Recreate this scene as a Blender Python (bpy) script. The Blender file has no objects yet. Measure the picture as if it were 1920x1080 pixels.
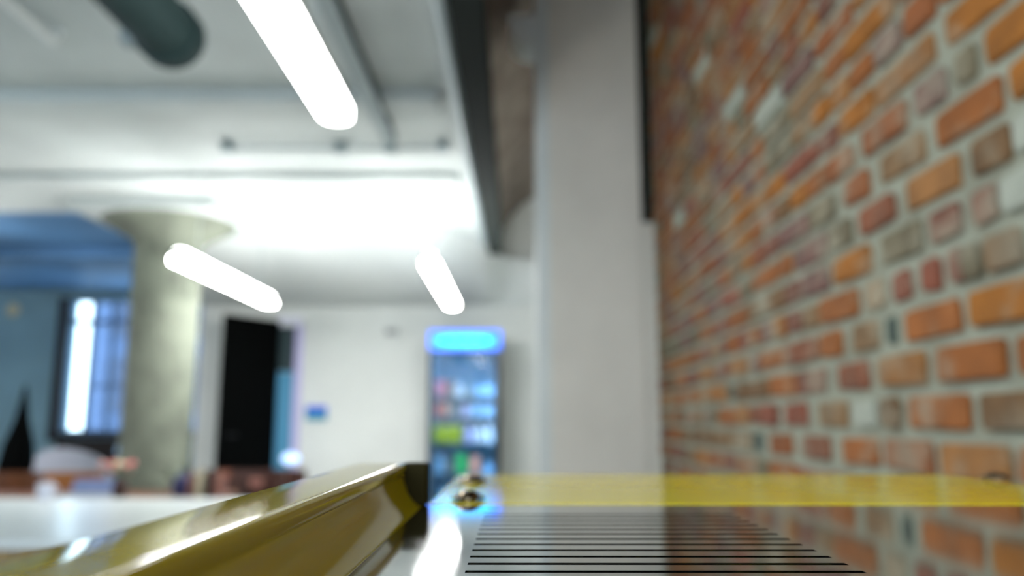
import bpy, bmesh, math, random
from mathutils import Vector, Matrix
random.seed(7)
C = bpy.context.scene
COL = C.collection

# ------------------------------------------------------------------ camera
HC = 1.20                      # camera height above the floor
FPX = 1500.0
PITCH = math.atan(247.0 / FPX)
YAW = 6.0 / FPX
cam_d = bpy.data.cameras.new('camera')
cam = bpy.data.objects.new('camera', cam_d); COL.objects.link(cam)
cam.location = (0, 0, HC)
cam.rotation_euler = (math.pi / 2 + PITCH, 0, YAW)
cam_d.sensor_width = 36.0
cam_d.lens = FPX / 1920 * 36.0
cam_d.clip_start = 0.004; cam_d.clip_end = 200
cam_d.dof.use_dof = True
cam_d.dof.focus_distance = 0.088
cam_d.dof.aperture_fstop = 18.0
C.camera = cam

# ------------------------------------------------------------------ light and exposure
w = bpy.data.worlds.new('world'); C.world = w; w.use_nodes = True
bg = w.node_tree.nodes['Background']
bg.inputs[0].default_value = (0.74, 0.87, 1.0, 1); bg.inputs[1].default_value = 6.2
C.view_settings.view_transform = 'Standard'; C.view_settings.look = 'None'
C.view_settings.gamma = 1.0; C.view_settings.use_curve_mapping = False
C.view_settings.exposure = 0.0
LAMP_E = 66.0                  # strength of the far fluorescent diffusers
LAMP_NEAR = 20.0               # the nearest lamp is dimmer
C.cycles.use_denoising = True
C.cycles.max_bounces = 8
C.cycles.sample_clamp_indirect = 6.0

RM = Matrix.Rotation(YAW, 3, 'Z') @ Matrix.Rotation(math.pi / 2 + PITCH, 3, 'X')
def at(px, py, X=None, Y=None, z=None):
    """world point seen at a pixel, on the plane x=X, y=Y or height z (relative to the eye)"""
    d = RM @ Vector(((px - 960) / FPX, (540 - py) / FPX, -1))
    t = X / d.x if X is not None else (Y / d.y if Y is not None else z / d.z)
    return Vector((0, 0, HC)) + d * t

# ------------------------------------------------------------------ materials
def srgb(c):
    return tuple((v / 255 / 12.92 if v / 255 <= 0.04045 else ((v / 255 + 0.055) / 1.055) ** 2.4) for v in c) + (1,)
def mat(name, rgb, rough=0.6, metal=0.0, noise=0.0, nscale=8.0, bump=0.0, bscale=60.0, rgb2=None, coat=0.0, spec=0.5):
    m = bpy.data.materials.new(name); m.use_nodes = True
    nt = m.node_tree; b = nt.nodes['Principled BSDF']
    b.inputs['Base Color'].default_value = srgb(rgb)
    b.inputs['Roughness'].default_value = rough; b.inputs['Metallic'].default_value = metal
    b.inputs['Specular IOR Level'].default_value = spec
    b.inputs['Coat Weight'].default_value = coat; b.inputs['Coat Roughness'].default_value = 0.04
    tc = nt.nodes.new('ShaderNodeTexCoord')
    if noise > 0 or rgb2:
        n = nt.nodes.new('ShaderNodeTexNoise'); n.inputs['Scale'].default_value = nscale
        n.inputs['Detail'].default_value = 5
        nt.links.new(tc.outputs['Object'], n.inputs['Vector'])
        r = nt.nodes.new('ShaderNodeValToRGB')
        r.color_ramp.elements[0].position = 0.35; r.color_ramp.elements[1].position = 0.68
        a = rgb; c2 = rgb2 or tuple(max(0, v * (1 - noise)) for v in rgb)
        r.color_ramp.elements[0].color = srgb(a); r.color_ramp.elements[1].color = srgb(c2)
        nt.links.new(n.outputs['Fac'], r.inputs['Fac']); nt.links.new(r.outputs['Color'], b.inputs['Base Color'])
    if bump > 0:
        n2 = nt.nodes.new('ShaderNodeTexNoise'); n2.inputs['Scale'].default_value = bscale
        n2.inputs['Detail'].default_value = 4
        nt.links.new(tc.outputs['Object'], n2.inputs['Vector'])
        bp = nt.nodes.new('ShaderNodeBump'); bp.inputs['Strength'].default_value = bump
        bp.inputs['Distance'].default_value = 0.01
        nt.links.new(n2.outputs['Fac'], bp.inputs['Height']); nt.links.new(bp.outputs['Normal'], b.inputs['Normal'])
    return m
def emat(name, rgb, strength):
    m = bpy.data.materials.new(name); m.use_nodes = True
    b = m.node_tree.nodes['Principled BSDF']
    b.inputs['Base Color'].default_value = srgb(rgb)
    b.inputs['Emission Color'].default_value = srgb(rgb); b.inputs['Emission Strength'].default_value = strength
    return m
def glass(name, rgb=(235, 245, 248), alpha=0.12):
    m = bpy.data.materials.new(name); m.use_nodes = True
    nt = m.node_tree; nt.nodes.clear()
    o = nt.nodes.new('ShaderNodeOutputMaterial'); mx = nt.nodes.new('ShaderNodeMixShader')
    t = nt.nodes.new('ShaderNodeBsdfTransparent'); g = nt.nodes.new('ShaderNodeBsdfGlossy')
    t.inputs[0].default_value = srgb(rgb); g.inputs['Roughness'].default_value = 0.03
    mx.inputs[0].default_value = alpha * 0.6
    nt.links.new(t.outputs[0], mx.inputs[1]); nt.links.new(g.outputs[0], mx.inputs[2]); nt.links.new(mx.outputs[0], o.inputs[0])
    return m

M = {}
M['ceiling'] = mat('ceiling_paint', (200, 208, 206), 0.75, noise=0.10, nscale=1.2, bump=0.1)
M['soffit'] = mat('cove_plaster', (214, 220, 218), 0.7, noise=0.03, nscale=1.5)
M['wall'] = mat('white_wall_paint', (222, 226, 222), 0.65, noise=0.03, nscale=2)
M['pier'] = mat('pier_paint', (232, 226, 212), 0.6, noise=0.04, nscale=3)
M['blue'] = mat('blue_far_ceiling', (88, 136, 184), 0.6, noise=0.25, nscale=1.0)
M['teal'] = mat('grey_blue_wall_paint', (150, 186, 198), 0.7, noise=0.08, nscale=1.5)
M['brown_ceiling'] = mat('rough_brown_plaster', (138, 128, 118), 0.9, rgb2=(112, 98, 88), nscale=4, bump=0.5, bscale=25)
M['floor'] = mat('polished_concrete', (150, 148, 140), 0.35, noise=0.15, nscale=2)
M['concrete'] = mat('cast_concrete', (112, 118, 104), 0.85, noise=0.2, nscale=5, bump=0.3, bscale=30)
M['mortar'] = mat('lime_mortar', (162, 165, 147), 0.95, rgb2=(142, 142, 124), nscale=9, bump=0.7, bscale=45)
M['steel_beam'] = mat('dark_painted_steel', (24, 31, 28), 0.8, spec=.15)
M['grey_metal'] = mat('grey_metal', (150, 162, 164), 0.45, 0.3)
M['duct'] = mat('dark_green_grey_metal', (42, 62, 62), 0.7, noise=0.1, spec=.2)
M['white_plastic'] = mat('white_plastic', (225, 230, 228), 0.4)
M['housing'] = mat('lamp_housing_white', (230, 234, 232), 0.4)
M['diffuser'] = emat('lit_diffuser', (255, 255, 253), LAMP_E)
M['uplight'] = emat('lit_upper_diffuser', (255, 255, 253), LAMP_E * .5)
M['diffuser_near'] = emat('lit_diffuser_near', (255, 255, 253), LAMP_NEAR)
M['uplight_near'] = emat('lit_upper_diffuser_near', (255, 255, 253), LAMP_NEAR * .6)
M['yellow'] = mat('yellow_gloss_paint', (238, 214, 0), 0.07, spec=0.18)
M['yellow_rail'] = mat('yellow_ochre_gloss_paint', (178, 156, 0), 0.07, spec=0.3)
M['steel'] = mat('polished_steel', (196, 200, 198), 0.06, 1.0, noise=0.03, nscale=60)
M['black'] = mat('black_paint', (1, 2, 2), 0.8, spec=0.05)
M['yellow_shade'] = mat('shaded_yellow', (40, 35, 12), 0.8, spec=.1)  # yellow paint darkened to olive, shade put into the colour
M['screw'] = mat('screw_steel', (120, 106, 84), 0.22, 1.0)
M['tabletop'] = mat('white_laminate', (222, 230, 230), 0.28)
M['ply'] = mat('plywood', (176, 150, 104), 0.6, rgb2=(150, 122, 80), nscale=6)
M['wood'] = mat('brown_wood', (112, 64, 30), 0.5, rgb2=(74, 42, 20), nscale=14)
M['orange_wood'] = mat('orange_brown_wood', (158, 100, 40), 0.5, noise=0.2, nscale=14)
M['leather'] = mat('brown_leather', (66, 36, 28), 0.5, noise=0.2, nscale=12)
M['grey_shell'] = mat('pale_lilac_shell', (168, 172, 186), 0.6)
M['dark_sofa'] = mat('dark_brown_fabric', (52, 46, 44), 0.9, noise=0.2, nscale=30)
M['dark_frame'] = mat('dark_window_frame', (38, 34, 42), 0.5)
M['frame_blue'] = mat('blue_grey_frame', (86, 110, 140), 0.5)
M['glass'] = glass('window_glass')
M['facade'] = mat('pale_facade_outside', (76, 94, 128), 0.9, noise=0.1, nscale=0.5)
M['facade_dark'] = mat('facade_window_outside', (34, 50, 80), 0.4)
M['fridge'] = mat('black_fridge_enamel', (22, 26, 30), 0.4)
M['fridge_in'] = mat('fridge_liner', (96, 162, 196), 0.5)
M['shelf'] = mat('fridge_shelf', (80, 110, 130), 0.4)
M['leaf'] = mat('green_leaf', (52, 92, 50), 0.5, noise=0.3, nscale=20)
M['leaf_grey'] = mat('grey_green_leaf', (120, 134, 112), 0.6, noise=0.25, nscale=20)
M['teal_panel'] = mat('teal_glazed_panel', (88, 150, 186), 0.15)
M['dark_panel'] = mat('dark_green_black_panel', (40, 58, 62), 0.3)
for k, c in dict(pink=(226, 120, 150), red=(214, 84, 84), white=(230, 232, 245), lilac=(196, 190, 235), pale_blue=(150, 196, 240),
                 lime=(190, 200, 30), green=(60, 190, 110), peach=(230, 160, 140), blue=(52, 60, 150), cream=(226, 216, 180),
                 navy=(44, 44, 96), terracotta=(128, 74, 54), grey=(150, 154, 156), rose=(140, 94, 84)).items():
    M['c_' + k] = mat(k + '_pigment', c, 0.4, noise=0.04, nscale=30)

# ------------------------------------------------------------------ mesh helpers
class MB:
    def __init__(s): s.bm = bmesh.new()
    def box(s, x0, x1, y0, y1, z0, z1, bevel=0.0, seg=2, mi=0):
        r = bmesh.ops.create_cube(s.bm, size=1.0)
        vs = r['verts']
        for v in vs:
            v.co = Vector(((x0 + x1) / 2 + v.co.x * (x1 - x0), (y0 + y1) / 2 + v.co.y * (y1 - y0), (z0 + z1) / 2 + v.co.z * (z1 - z0)))
        if mi:
            for f in {f for v in vs for f in v.link_faces}: f.material_index = mi
        if bevel > 0:
            es = list({e for v in vs for e in v.link_edges})
            bmesh.ops.bevel(s.bm, geom=es, offset=bevel, segments=seg, affect='EDGES', profile=0.5)
        return s
    def prism(s, pts, axis, a0, a1):
        """closed outline pts (2D) swept along axis x/y/z from a0 to a1"""
        def co(p, a):
            return {'x': (a, p[0], p[1]), 'y': (p[0], a, p[1]), 'z': (p[0], p[1], a)}[axis]
        A = [s.bm.verts.new(co(p, a0)) for p in pts]; B = [s.bm.verts.new(co(p, a1)) for p in pts]
        n = len(pts)
        s.bm.faces.new(A); s.bm.faces.new(B[::-1])
        for i in range(n): s.bm.faces.new((A[i], B[i], B[(i + 1) % n], A[(i + 1) % n]))
        return s
    def lathe(s, prof, cx=0, cy=0, n=24, cap=True):
        rings = []
        for r, z in prof:
            rings.append([s.bm.verts.new((cx + r * math.cos(2 * math.pi * k / n), cy + r * math.sin(2 * math.pi * k / n), z)) for k in range(n)])
        for a, b in zip(rings, rings[1:]):
            for k in range(n): s.bm.faces.new((a[k], a[(k + 1) % n], b[(k + 1) % n], b[k]))
        if cap:
            s.bm.faces.new(rings[0][::-1]); s.bm.faces.new(rings[-1])
        return s
    def tube(s, pts, r, n=10):
        pts = [Vector(p) for p in pts]; rings = []
        rr = r if isinstance(r, (list, tuple)) else [r] * len(pts)
        for i, p in enumerate(pts):
            d = (pts[min(i + 1, len(pts) - 1)] - pts[max(i - 1, 0)]).normalized()
            up = Vector((0, 0, 1)) if abs(d.z) < 0.9 else Vector((1, 0, 0))
            u = d.cross(up).normalized(); v = d.cross(u)
            rings.append([s.bm.verts.new(p + rr[i] * (math.cos(2 * math.pi * k / n) * u + math.sin(2 * math.pi * k / n) * v)) for k in range(n)])
        for a, b in zip(rings, rings[1:]):
            for k in range(n): s.bm.faces.new((a[k], a[(k + 1) % n], b[(k + 1) % n], b[k]))
        s.bm.faces.new(rings[0][::-1]); s.bm.faces.new(rings[-1])
        return s
    def quad(s, *ps):
        s.bm.faces.new([s.bm.verts.new(p) for p in ps]); return s
    def xf(s, m):
        bmesh.ops.transform(s.bm, matrix=m, verts=s.bm.verts); return s
    def build(s, name, m, parent=None, smooth=False, loc=None):
        bmesh.ops.recalc_face_normals(s.bm, faces=s.bm.faces)
        me = bpy.data.meshes.new(name); s.bm.to_mesh(me); s.bm.free()
        for k in (m if isinstance(m, (list, tuple)) else [m]): me.materials.append(k)
        if smooth:
            me.polygons.foreach_set('use_smooth', [True] * len(me.polygons))
            try: me.set_sharp_from_angle(angle=math.radians(40))
            except Exception: pass
        o = bpy.data.objects.new(name, me); COL.objects.link(o)
        if parent: o.parent = parent
        if loc: o.location = loc
        return o
def thing(name, label, cat, loc=(0, 0, 0), rz=0.0, group=None):
    o = bpy.data.objects.new(name, None); COL.objects.link(o); o.empty_display_size = 0.05
    o.location = loc; o.rotation_euler = (0, 0, rz); return tag(o, label, cat, group)
def tag(o, label, cat, group=None):
    o['label'] = label; o['category'] = cat
    if group: o['group'] = group
    return o
def struct(o, label=None, cat='structure'):
    o['kind'] = 'structure'
    if label: o['label'] = label; o['category'] = cat
    return o
def dup(root, loc, label, rz=None):
    r = root.copy(); COL.objects.link(r); r.location = loc; r['label'] = label
    if rz is not None: r.rotation_euler = (0, 0, rz)
    for ch in list(root.children):
        c = ch.copy(); COL.objects.link(c); c.parent = r
        for g in ch.children:
            d = g.copy(); COL.objects.link(d); d.parent = c
    return r

ZC = HC + 1.70        # ceiling height
YB = 8.60             # back wall
XR = 0.70             # brick face
YF = 10.40            # far window wall
XL = -9.0
YR = -1.8
YPIER = 3.95

# ------------------------------------------------------------------ room shell
struct(MB().box(XL - .2, 3.2, YR - .2, YF + .2, -0.12, 0).build('floor', M['floor']), 'grey polished concrete floor', 'floor')
XBL = at(372, 700, Y=YB).x                    # left end of the white back wall
# ceiling: main slab, dark blue coloured far bay, brown rough strip beside the brick wall
YCB = at(100, 398, z=1.70).y
XBE = at(905, 400, Y=6.0).x
cl = MB()
cl.box(XL - .2, -0.30, YR - .2, YCB, ZC, ZC + .15)
cl.box(XBL, -0.30, YCB, YB + .2, ZC, ZC + .15)
struct(cl.build('ceiling', M['ceiling']), 'pale grey painted concrete ceiling above the lamps', 'ceiling')
struct(MB().box(XL - .2, XBL, YCB, YF + .2, ZC - .01, ZC + .15).build('ceiling_far', M['blue']), 'dark blue ceiling of the far window bay', 'ceiling')
ZV = HC + 2.55
vp = [(-.30, ZC), (-.235, ZC), (-.22, HC + 1.84), (-.15, HC + 2.03), (-.05, HC + 2.22), (.08, HC + 2.36), (.25, HC + 2.46), (.45, HC + 2.5), (XR + .3, HC + 2.5), (XR + .3, ZV + .1), (-.30, ZV + .1)]
struct(MB().prism(vp, 'y', YR - .2, YB + .2).build('ceiling_right', M['brown_ceiling']), 'rough brown half vault rising from the steel beam to the brick wall', 'ceiling')
# back wall, its left return, left wall, rear wall
struct(MB().box(XBL, XR + .3, YB, YB + .2, 0, ZV).build('wall_back', M['wall']), 'white painted back wall behind the drinks fridge', 'wall')
struct(MB().box(XBL, XBL + .2, YB + .2, YF, 0, ZC).build('wall_return', M['wall']), 'white return wall beside the window bay', 'wall')
struct(MB().box(XL - .2, XL, YR - .2, YF + .2, 0, ZC).build('wall_left', M['wall']), 'white left wall outside the picture', 'wall')
rw = MB()
RX0, RX1, RZ0, RZ1 = -4.4, .45, .95, 3.0 - .2
rw.box(XL, RX0, YR - .2, YR, 0, ZV); rw.box(RX1, XR + .3, YR - .2, YR, 0, ZV)
rw.box(RX0, RX1, YR - .2, YR, 0, RZ0); rw.box(RX0, RX1, YR - .2, YR, RZ1, ZV)
wr = MB()
for k in range(5):
    x = RX0 + (RX1 - RX0) * k / 4; wr.box(x - .03, x + .03, YR - .12, YR - .06, RZ0, RZ1)
wr.box(RX0, RX1, YR - .12, YR - .06, RZ0, RZ0 + .05); wr.box(RX0, RX1, YR - .12, YR - .06, RZ1 - .05, RZ1)
struct(wr.build('added_rear_window', M['frame_blue']), 'unseen wide window added behind the camera to light the pier', 'window')  # opening added in the rear wall to brighten the pier
struct(rw.build('wall_rear', M['wall']), 'white wall behind the camera', 'wall')
struct(MB().box(XR + .02, XR + .3, YPIER + .2, YB, 0, ZV).build('wall_side', M['wall']), 'white side wall hidden behind the pier', 'wall')
# far wall with the window opening
wx0, wx1 = at(122, 700, Y=YF).x, XBL
wz0, wz1 = at(150, 812, Y=YF).z, at(150, 562, Y=YF).z
fw = MB()
fw.box(XL, -8.9, YF, YF + .2, 0, ZC); fw.box(-7.1, wx0, YF, YF + .2, 0, ZC)
fw.box(-8.9, -7.1, YF, YF + .2, 0, .8); fw.box(-8.9, -7.1, YF, YF + .2, 2.75, ZC)
fw.box(wx0, wx1 + .2, YF, YF + .2, 0, wz0)
fw.box(wx0, wx1 + .2, YF, YF + .2, wz1, ZC)
struct(fw.build('wall_far', M['teal']), 'grey blue painted wall around the far window', 'wall')
struct(MB().box(wx0 - .13, wx0 + .0, YF - .06, YF, wz0 - .1, wz1 + .02, bevel=.01).build('trim_1', M['dark_frame']), 'dark vertical trim on the left of the far window', 'trim')
# window: frame, mullions, panes
win = MB()
W = wx1 - wx0
pane_w = at(164, 700, Y=YF).x - wx0
xs = [wx0, wx0 + pane_w, wx0 + pane_w + .27, wx0 + pane_w + .55, wx0 + pane_w + .83, wx0 + pane_w + 1.11, wx1]
zt = at(160, 604, Y=YF).z
zs = [wz0, wz0 + (zt - wz0) * .42, zt, wz1]
win = thing('window_1', 'tall multi pane window in the far blue grey wall, left pane overexposed', 'window', (0, 0, 0))
win['kind'] = 'structure'
fr = MB()
fr.box(wx0, wx0 + .025, YF + .03, YF + .09, wz0, wz1); fr.box(wx1 - .04, wx1, YF + .03, YF + .09, wz0, wz1)
fr.box(wx0, wx1, YF + .03, YF + .09, wz0, wz0 + .04); fr.box(wx0, wx1, YF + .03, YF + .09, wz1 - .03, wz1)
fr.build('window_frame', M['frame_blue'], win)
for i, x in enumerate(xs[1:-1]):
    MB().box(x - (.03 if i == 0 else .02), x + (.03 if i == 0 else .02), YF + .035, YF + .085, wz0 + .04, wz1 - .03).build('mullion', M['frame_blue'], win)
for i in range(len(xs) - 1):
    for j in range(3):
        if i == 0 and j == 1: continue
        z0 = zs[j]; z1 = zs[j + 1] if not (i == 0 and j == 0) else zs[2]
        MB().box(xs[i] + .02, xs[i + 1] - .02, YF + .055, YF + .061, z0 + .015, z1 - .015).build('pane', M['glass'], win)
    if i:
        MB().box(xs[i] + .02, xs[i + 1] - .02, YF + .04, YF + .08, zs[1] - .015, zs[1] + .015).build('glazing_bar', M['frame_blue'], win)
    MB().box(xs[i] + .02, xs[i + 1] - .02, YF + .03, YF + .09, zs[2] - .03, zs[2] + .03).build('transom', M['frame_blue'], win)
MB().box(wx0 - .1, wx1 - .02, YF - .12, YF + .03, wz0 - .05, wz0, bevel=.008).build('window_sill', M['dark_frame'], win)
w4 = thing('added_far_window', 'unseen wide far window added beyond the left edge to light the bay', 'window'); w4['kind'] = 'structure'  # extra window put in out of view to brighten the far bay
f4 = MB()
f4.box(-8.9, -8.84, YF + .03, YF + .09, .8, 2.75); f4.box(-7.16, -7.1, YF + .03, YF + .09, .8, 2.75)
f4.box(-8.84, -7.16, YF + .03, YF + .09, .8, .86); f4.box(-8.84, -7.16, YF + .03, YF + .09, 2.69, 2.75)
f4.build('window_frame', M['frame_blue'], w4)
for k in range(3):
    x = -8.84 + .56 * k
    MB().box(x + .015, x + .545, YF + .055, YF + .061, .86, 2.69).build('pane', M['glass'], w4)
    if k: MB().box(x - .015, x + .015, YF + .035, YF + .085, .86, 2.69).build('mullion', M['frame_blue'], w4)
# building outside the window
YO = 17.0
fx0 = at(170, 700, Y=YO).x
bld = thing('building', 'pale blue facade across the street seen through the far window', 'building', (fx0, YO, 0))
MB().box(0, 9, 0, 3, -2, 8).build('facade_wall', M['facade'], bld)
for i in range(5):
    for j in range(3):
        x = .35 + i * 1.25; z = -.2 + j * 1.55
        wf = MB().box(x, x + .7, -.05, 0, z, z + 1.15, bevel=.02).build('window', M['facade_dark'], bld)
        MB().box(x - .05, x + .75, -.12, 0, z - .08, z).build('ledge', M['facade'], wf)

# ------------------------------------------------------------------ brick wall (right)
WZ0 = 0.0
wall = MB().box(XR + .012, XR + .25, YR, YPIER + .2, WZ0, ZV).build('wall_right', M['mortar'])
struct(wall, 'red brick wall with wide pale lime mortar joints running along the right side', 'wall')
TONES = [(146, 86, 36), (154, 92, 42), (140, 82, 42), (132, 80, 54), (126, 82, 64), (154, 106, 58), (118, 88, 56), (136, 106, 72),
         (114, 104, 80), (158, 98, 30), (138, 78, 56), (120, 86, 76)]
def brick_mat(i, rgb):
    m = bpy.data.materials.new('brick_clay_%s' % 'abcdefghijklmnop'[i]); m.use_nodes = True
    nt = m.node_tree; b = nt.nodes['Principled BSDF']; b.inputs['Roughness'].default_value = .9
    g = nt.nodes.new('ShaderNodeNewGeometry')
    def noise(sc, det):
        n = nt.nodes.new('ShaderNodeTexNoise'); n.inputs['Scale'].default_value = sc; n.inputs['Detail'].default_value = det
        nt.links.new(g.outputs['Position'], n.inputs['Vector']); return n
    n1 = noise(14, 4); n2 = noise(7.5, 5)
    r1 = nt.nodes.new('ShaderNodeValToRGB'); r1.color_ramp.elements[0].position = .3; r1.color_ramp.elements[1].position = .7
    r1.color_ramp.elements[0].color = srgb(tuple(v * .84 for v in rgb)); r1.color_ramp.elements[1].color = srgb(tuple(min(255, v * 1.08) for v in rgb))
    nt.links.new(n1.outputs['Fac'], r1.inputs['Fac'])
    r2 = nt.nodes.new('ShaderNodeValToRGB'); r2.color_ramp.elements[0].position = .50; r2.color_ramp.elements[1].position = .72
    r2.color_ramp.elements[0].color = (0, 0, 0, 1); r2.color_ramp.elements[1].color = (.75, .75, .75, 1)
    nt.links.new(n2.outputs['Fac'], r2.inputs['Fac'])
    mx = nt.nodes.new('ShaderNodeMixRGB'); nt.links.new(r2.outputs['Color'], mx.inputs[0])
    nt.links.new(r1.outputs['Color'], mx.inputs[1]); mx.inputs[2].default_value = srgb((166, 160, 138))
    nt.links.new(mx.outputs[0], b.inputs['Base Color'])
    bp = nt.nodes.new('ShaderNodeBump'); bp.inputs['Strength'].default_value = .4; bp.inputs['Distance'].default_value = .004
    nt.links.new(noise(90, 3).outputs['Fac'], bp.inputs['Height']); nt.links.new(bp.outputs['Normal'], b.inputs['Normal'])
    return m
BM_ = [brick_mat(i, t) for i, t in enumerate(TONES)]
DARKM = mat('dark_hole_filling', (62, 76, 68), .9)
PALEM = mat('pale_lime_plaster', (176, 180, 164), .9, noise=.08, nscale=20)
def brick_bm(bm, L, H, y, z, rnd, mi=0):
    """irregular rounded brick: 8-sided face outline with a chamfer, depth 20 mm into the mortar"""
    c = min(.008, L * .18); j = lambda a: rnd.uniform(-a, a)
    out = [(-L/2 + c, -H/2), (L/2 - c, -H/2), (L/2, -H/2 + c), (L/2, H/2 - c), (L/2 - c, H/2), (-L/2 + c, H/2), (-L/2, H/2 - c), (-L/2, -H/2 + c)]
    out = [(a + j(.0025), b + j(.0025)) for a, b in out]
    back = [bm.verts.new((.020, y + a, z + b)) for a, b in out]
    mid = [bm.verts.new((.003, y + a, z + b)) for a, b in out]
    top = [bm.verts.new((0, y + a * .95, z + b * .88)) for a, b in out]
    fs = [bm.faces.new(top)]
    for A, B in ((back, mid), (mid, top)):
        for k in range(8): fs.append(bm.faces.new((A[k], A[(k + 1) % 8], B[(k + 1) % 8], B[k])))
    for f in fs: f.material_index = mi
PITCHZ = .0765
Z_J = at(1820, 724, X=XR).z       # joint below the row centred at y 683
# rows read from the photograph: index -> (pixel y of the row centre, [(x0, x1, tone)...])
ROWS = {
  0: (683, [(1906, 1990, 1), (1755, 1877, 0), (1645, 1728, 5), (1568, 1622, 3), (1490, 1543, 4), (1440, 1486, 1)]),
  -1: (778, [(1836, 1960, 6), (1700, 1810, 1), (1648, 1680, 6), (1596, 1636, 'p'), (1533, 1583, 7), (1470, 1508, 10), (1424, 1453, 10)]),
  -2: (862, [(1905, 2010, 1), (1763, 1885, 5), (1655, 1742, 2), (1575, 1640, 1), (1503, 1550, 3), (1440, 1480, 2), (1406, 1424, 'd')]),
  1: (600, [(1815, 1935, 9), (1692, 1792, 1), (1652, 1672, 'd'), (1595, 1640, 7), (1535, 1572, 1), (1470, 1528, 3)]),
  2: (515, [(1935, 1990, 3), (1845, 1909, 6), (1803, 1830, 8), (1778, 1800, 4), (1722, 1755, 10), (1670, 1700, 10), (1622, 1650, 5), (1537, 1602, 1)]),
  3: (420, [(1875, 1940, 'p'), (1820, 1862, 4), (1742, 1792, 4), (1648, 1720, 8), (1560, 1625, 9), (1500, 1548, 11)]),
  4: (345, [(1895, 1960, 'p'), (1815, 1885, 6), (1695, 1790, 5), (1610, 1670, 3), (1550, 1590, 8)]),
  5: (205, [(1890, 1960, 9), (1750, 1868, 0), (1645, 1725, 7), (1580, 1622, 2), (1515, 1558, 8)]),
  6: (165, [(1840, 1935, 9), (1785, 1820, 8), (1712, 1765, 11), (1615, 1690, 2), (1547, 1592, 2)]),
  7: (35, [(1767, 1880, 9), (1637, 1743, 5), (1570, 1630, 9)]),
}
rnd = random.Random(11)
bricks = []                       # (Ycentre, zcentre, L, H, tone)
nrow0 = -int((Z_J - .02) / PITCHZ)
nrow1 = int((ZV - .06 - Z_J) / PITCHZ)
lowY = -1.0
for r in range(nrow0, nrow1):
    zc = Z_J + (r + .5) * PITCHZ
    taken = []
    if r in ROWS:
        py, lst = ROWS[r]
        # row centre height in the world is fixed; x pixels -> depth along that row
        for x0, x1, t in lst:
            ys = []
            for px in (x0, x1):
                lo, hi = 0.0, 1080.0
                for _ in range(30):
                    mid = (lo + hi) / 2
                    if at(px, mid, X=XR).z > zc: lo = mid
                    else: hi = mid
                ys.append(at(px, lo, X=XR).y)
            y1, y0 = ys
            if taken and y0 + 0 < 0: continue
            a, b = min(ys), max(ys)
            if any(a < q and b > p for p, q in taken): continue
            taken.append((a, b)); bricks.append(((a + b) / 2, zc, b - a, PITCHZ - .021, t))
    lo = min([a for a, b in taken], default=None); hi = max([b for a, b in taken], default=None)
    def run(y, yend, r=r, zc=zc):
        k = rnd.randrange(4)
        while y < yend:
            L = .098 if (r % 3 == 2 and rnd.random() < .8) or rnd.random() < .22 else rnd.uniform(.195, .215)
            L = min(L, yend - y)
            if L > .04:
                q = rnd.random()
                t = 'd' if q < .006 and L < .12 else ('p' if q < .018 else rnd.randrange(len(TONES)))
                bricks.append((y + L / 2, zc + rnd.uniform(-.002, .002), L, PITCHZ - rnd.uniform(.018, .026), t))
            y += L + rnd.uniform(.014, .024)
    if taken:
        run(lowY + rnd.uniform(0, .1), lo - .02); run(hi + .02, YPIER - .02)
    else:
        run(lowY + rnd.uniform(0, .2), YPIER - .02)
def seen_area(b):
    Y, z, L, H, t = b
    if Y < .9: return 0
    px = 966 + XR / Y * FPX; py = 787 - (z - HC) / Y * FPX
    if px > 2000 or py < -60 or py > 900: return 0
    return L * H / Y ** 3
bricks.sort(key=seen_area, reverse=True)
cache = {}
def brick_mesh(tone, kind, v):
    key = (tone, kind, v)
    if key not in cache:
        bm = bmesh.new(); L = {'s': .205, 'h': .10, 't': .06}[kind]
        brick_bm(bm, L, .056, 0, 0, random.Random(hash((str(tone), kind, v)) % 9999 if False else v * 31 + len(kind)))
        bmesh.ops.recalc_face_normals(bm, faces=bm.faces)
        me = bpy.data.meshes.new('brick'); bm.to_mesh(me); bm.free()
        me.materials.append(DARKM if tone == 'd' else PALEM if tone == 'p' else BM_[tone]); cache[key] = (me, L)
    return cache[key]
for b in bricks[:300]:
    Y, z, L, H, t = b
    kind = 's' if L > .145 else ('h' if L > .08 else 't')
    me, L0 = brick_mesh(t, kind, rnd.randrange(3))
    o = bpy.data.objects.new('brick', me); COL.objects.link(o); o.parent = wall
    o.location = (XR + (.010 if t == 'd' else rnd.uniform(-.003, .003)), Y, z); o.scale = (1, L / L0, H / .056)
    o.rotation_euler = (rnd.uniform(-.008, .008), 0, rnd.uniform(-.01, .01))
bm = bmesh.new()
for b in bricks[300:]:
    Y, z, L, H, t = b
    n0 = len(bm.verts)
    brick_bm(bm, L, H, Y, z, rnd, mi=(12 if t == 'd' else 13 if t == 'p' else t))
mb = MB(); mb.bm.free(); mb.bm = bm
rest = mb.build('brickwork', BM_ + [DARKM, PALEM], wall, loc=(XR, 0, 0)); rest['kind'] = 'stuff'

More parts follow.
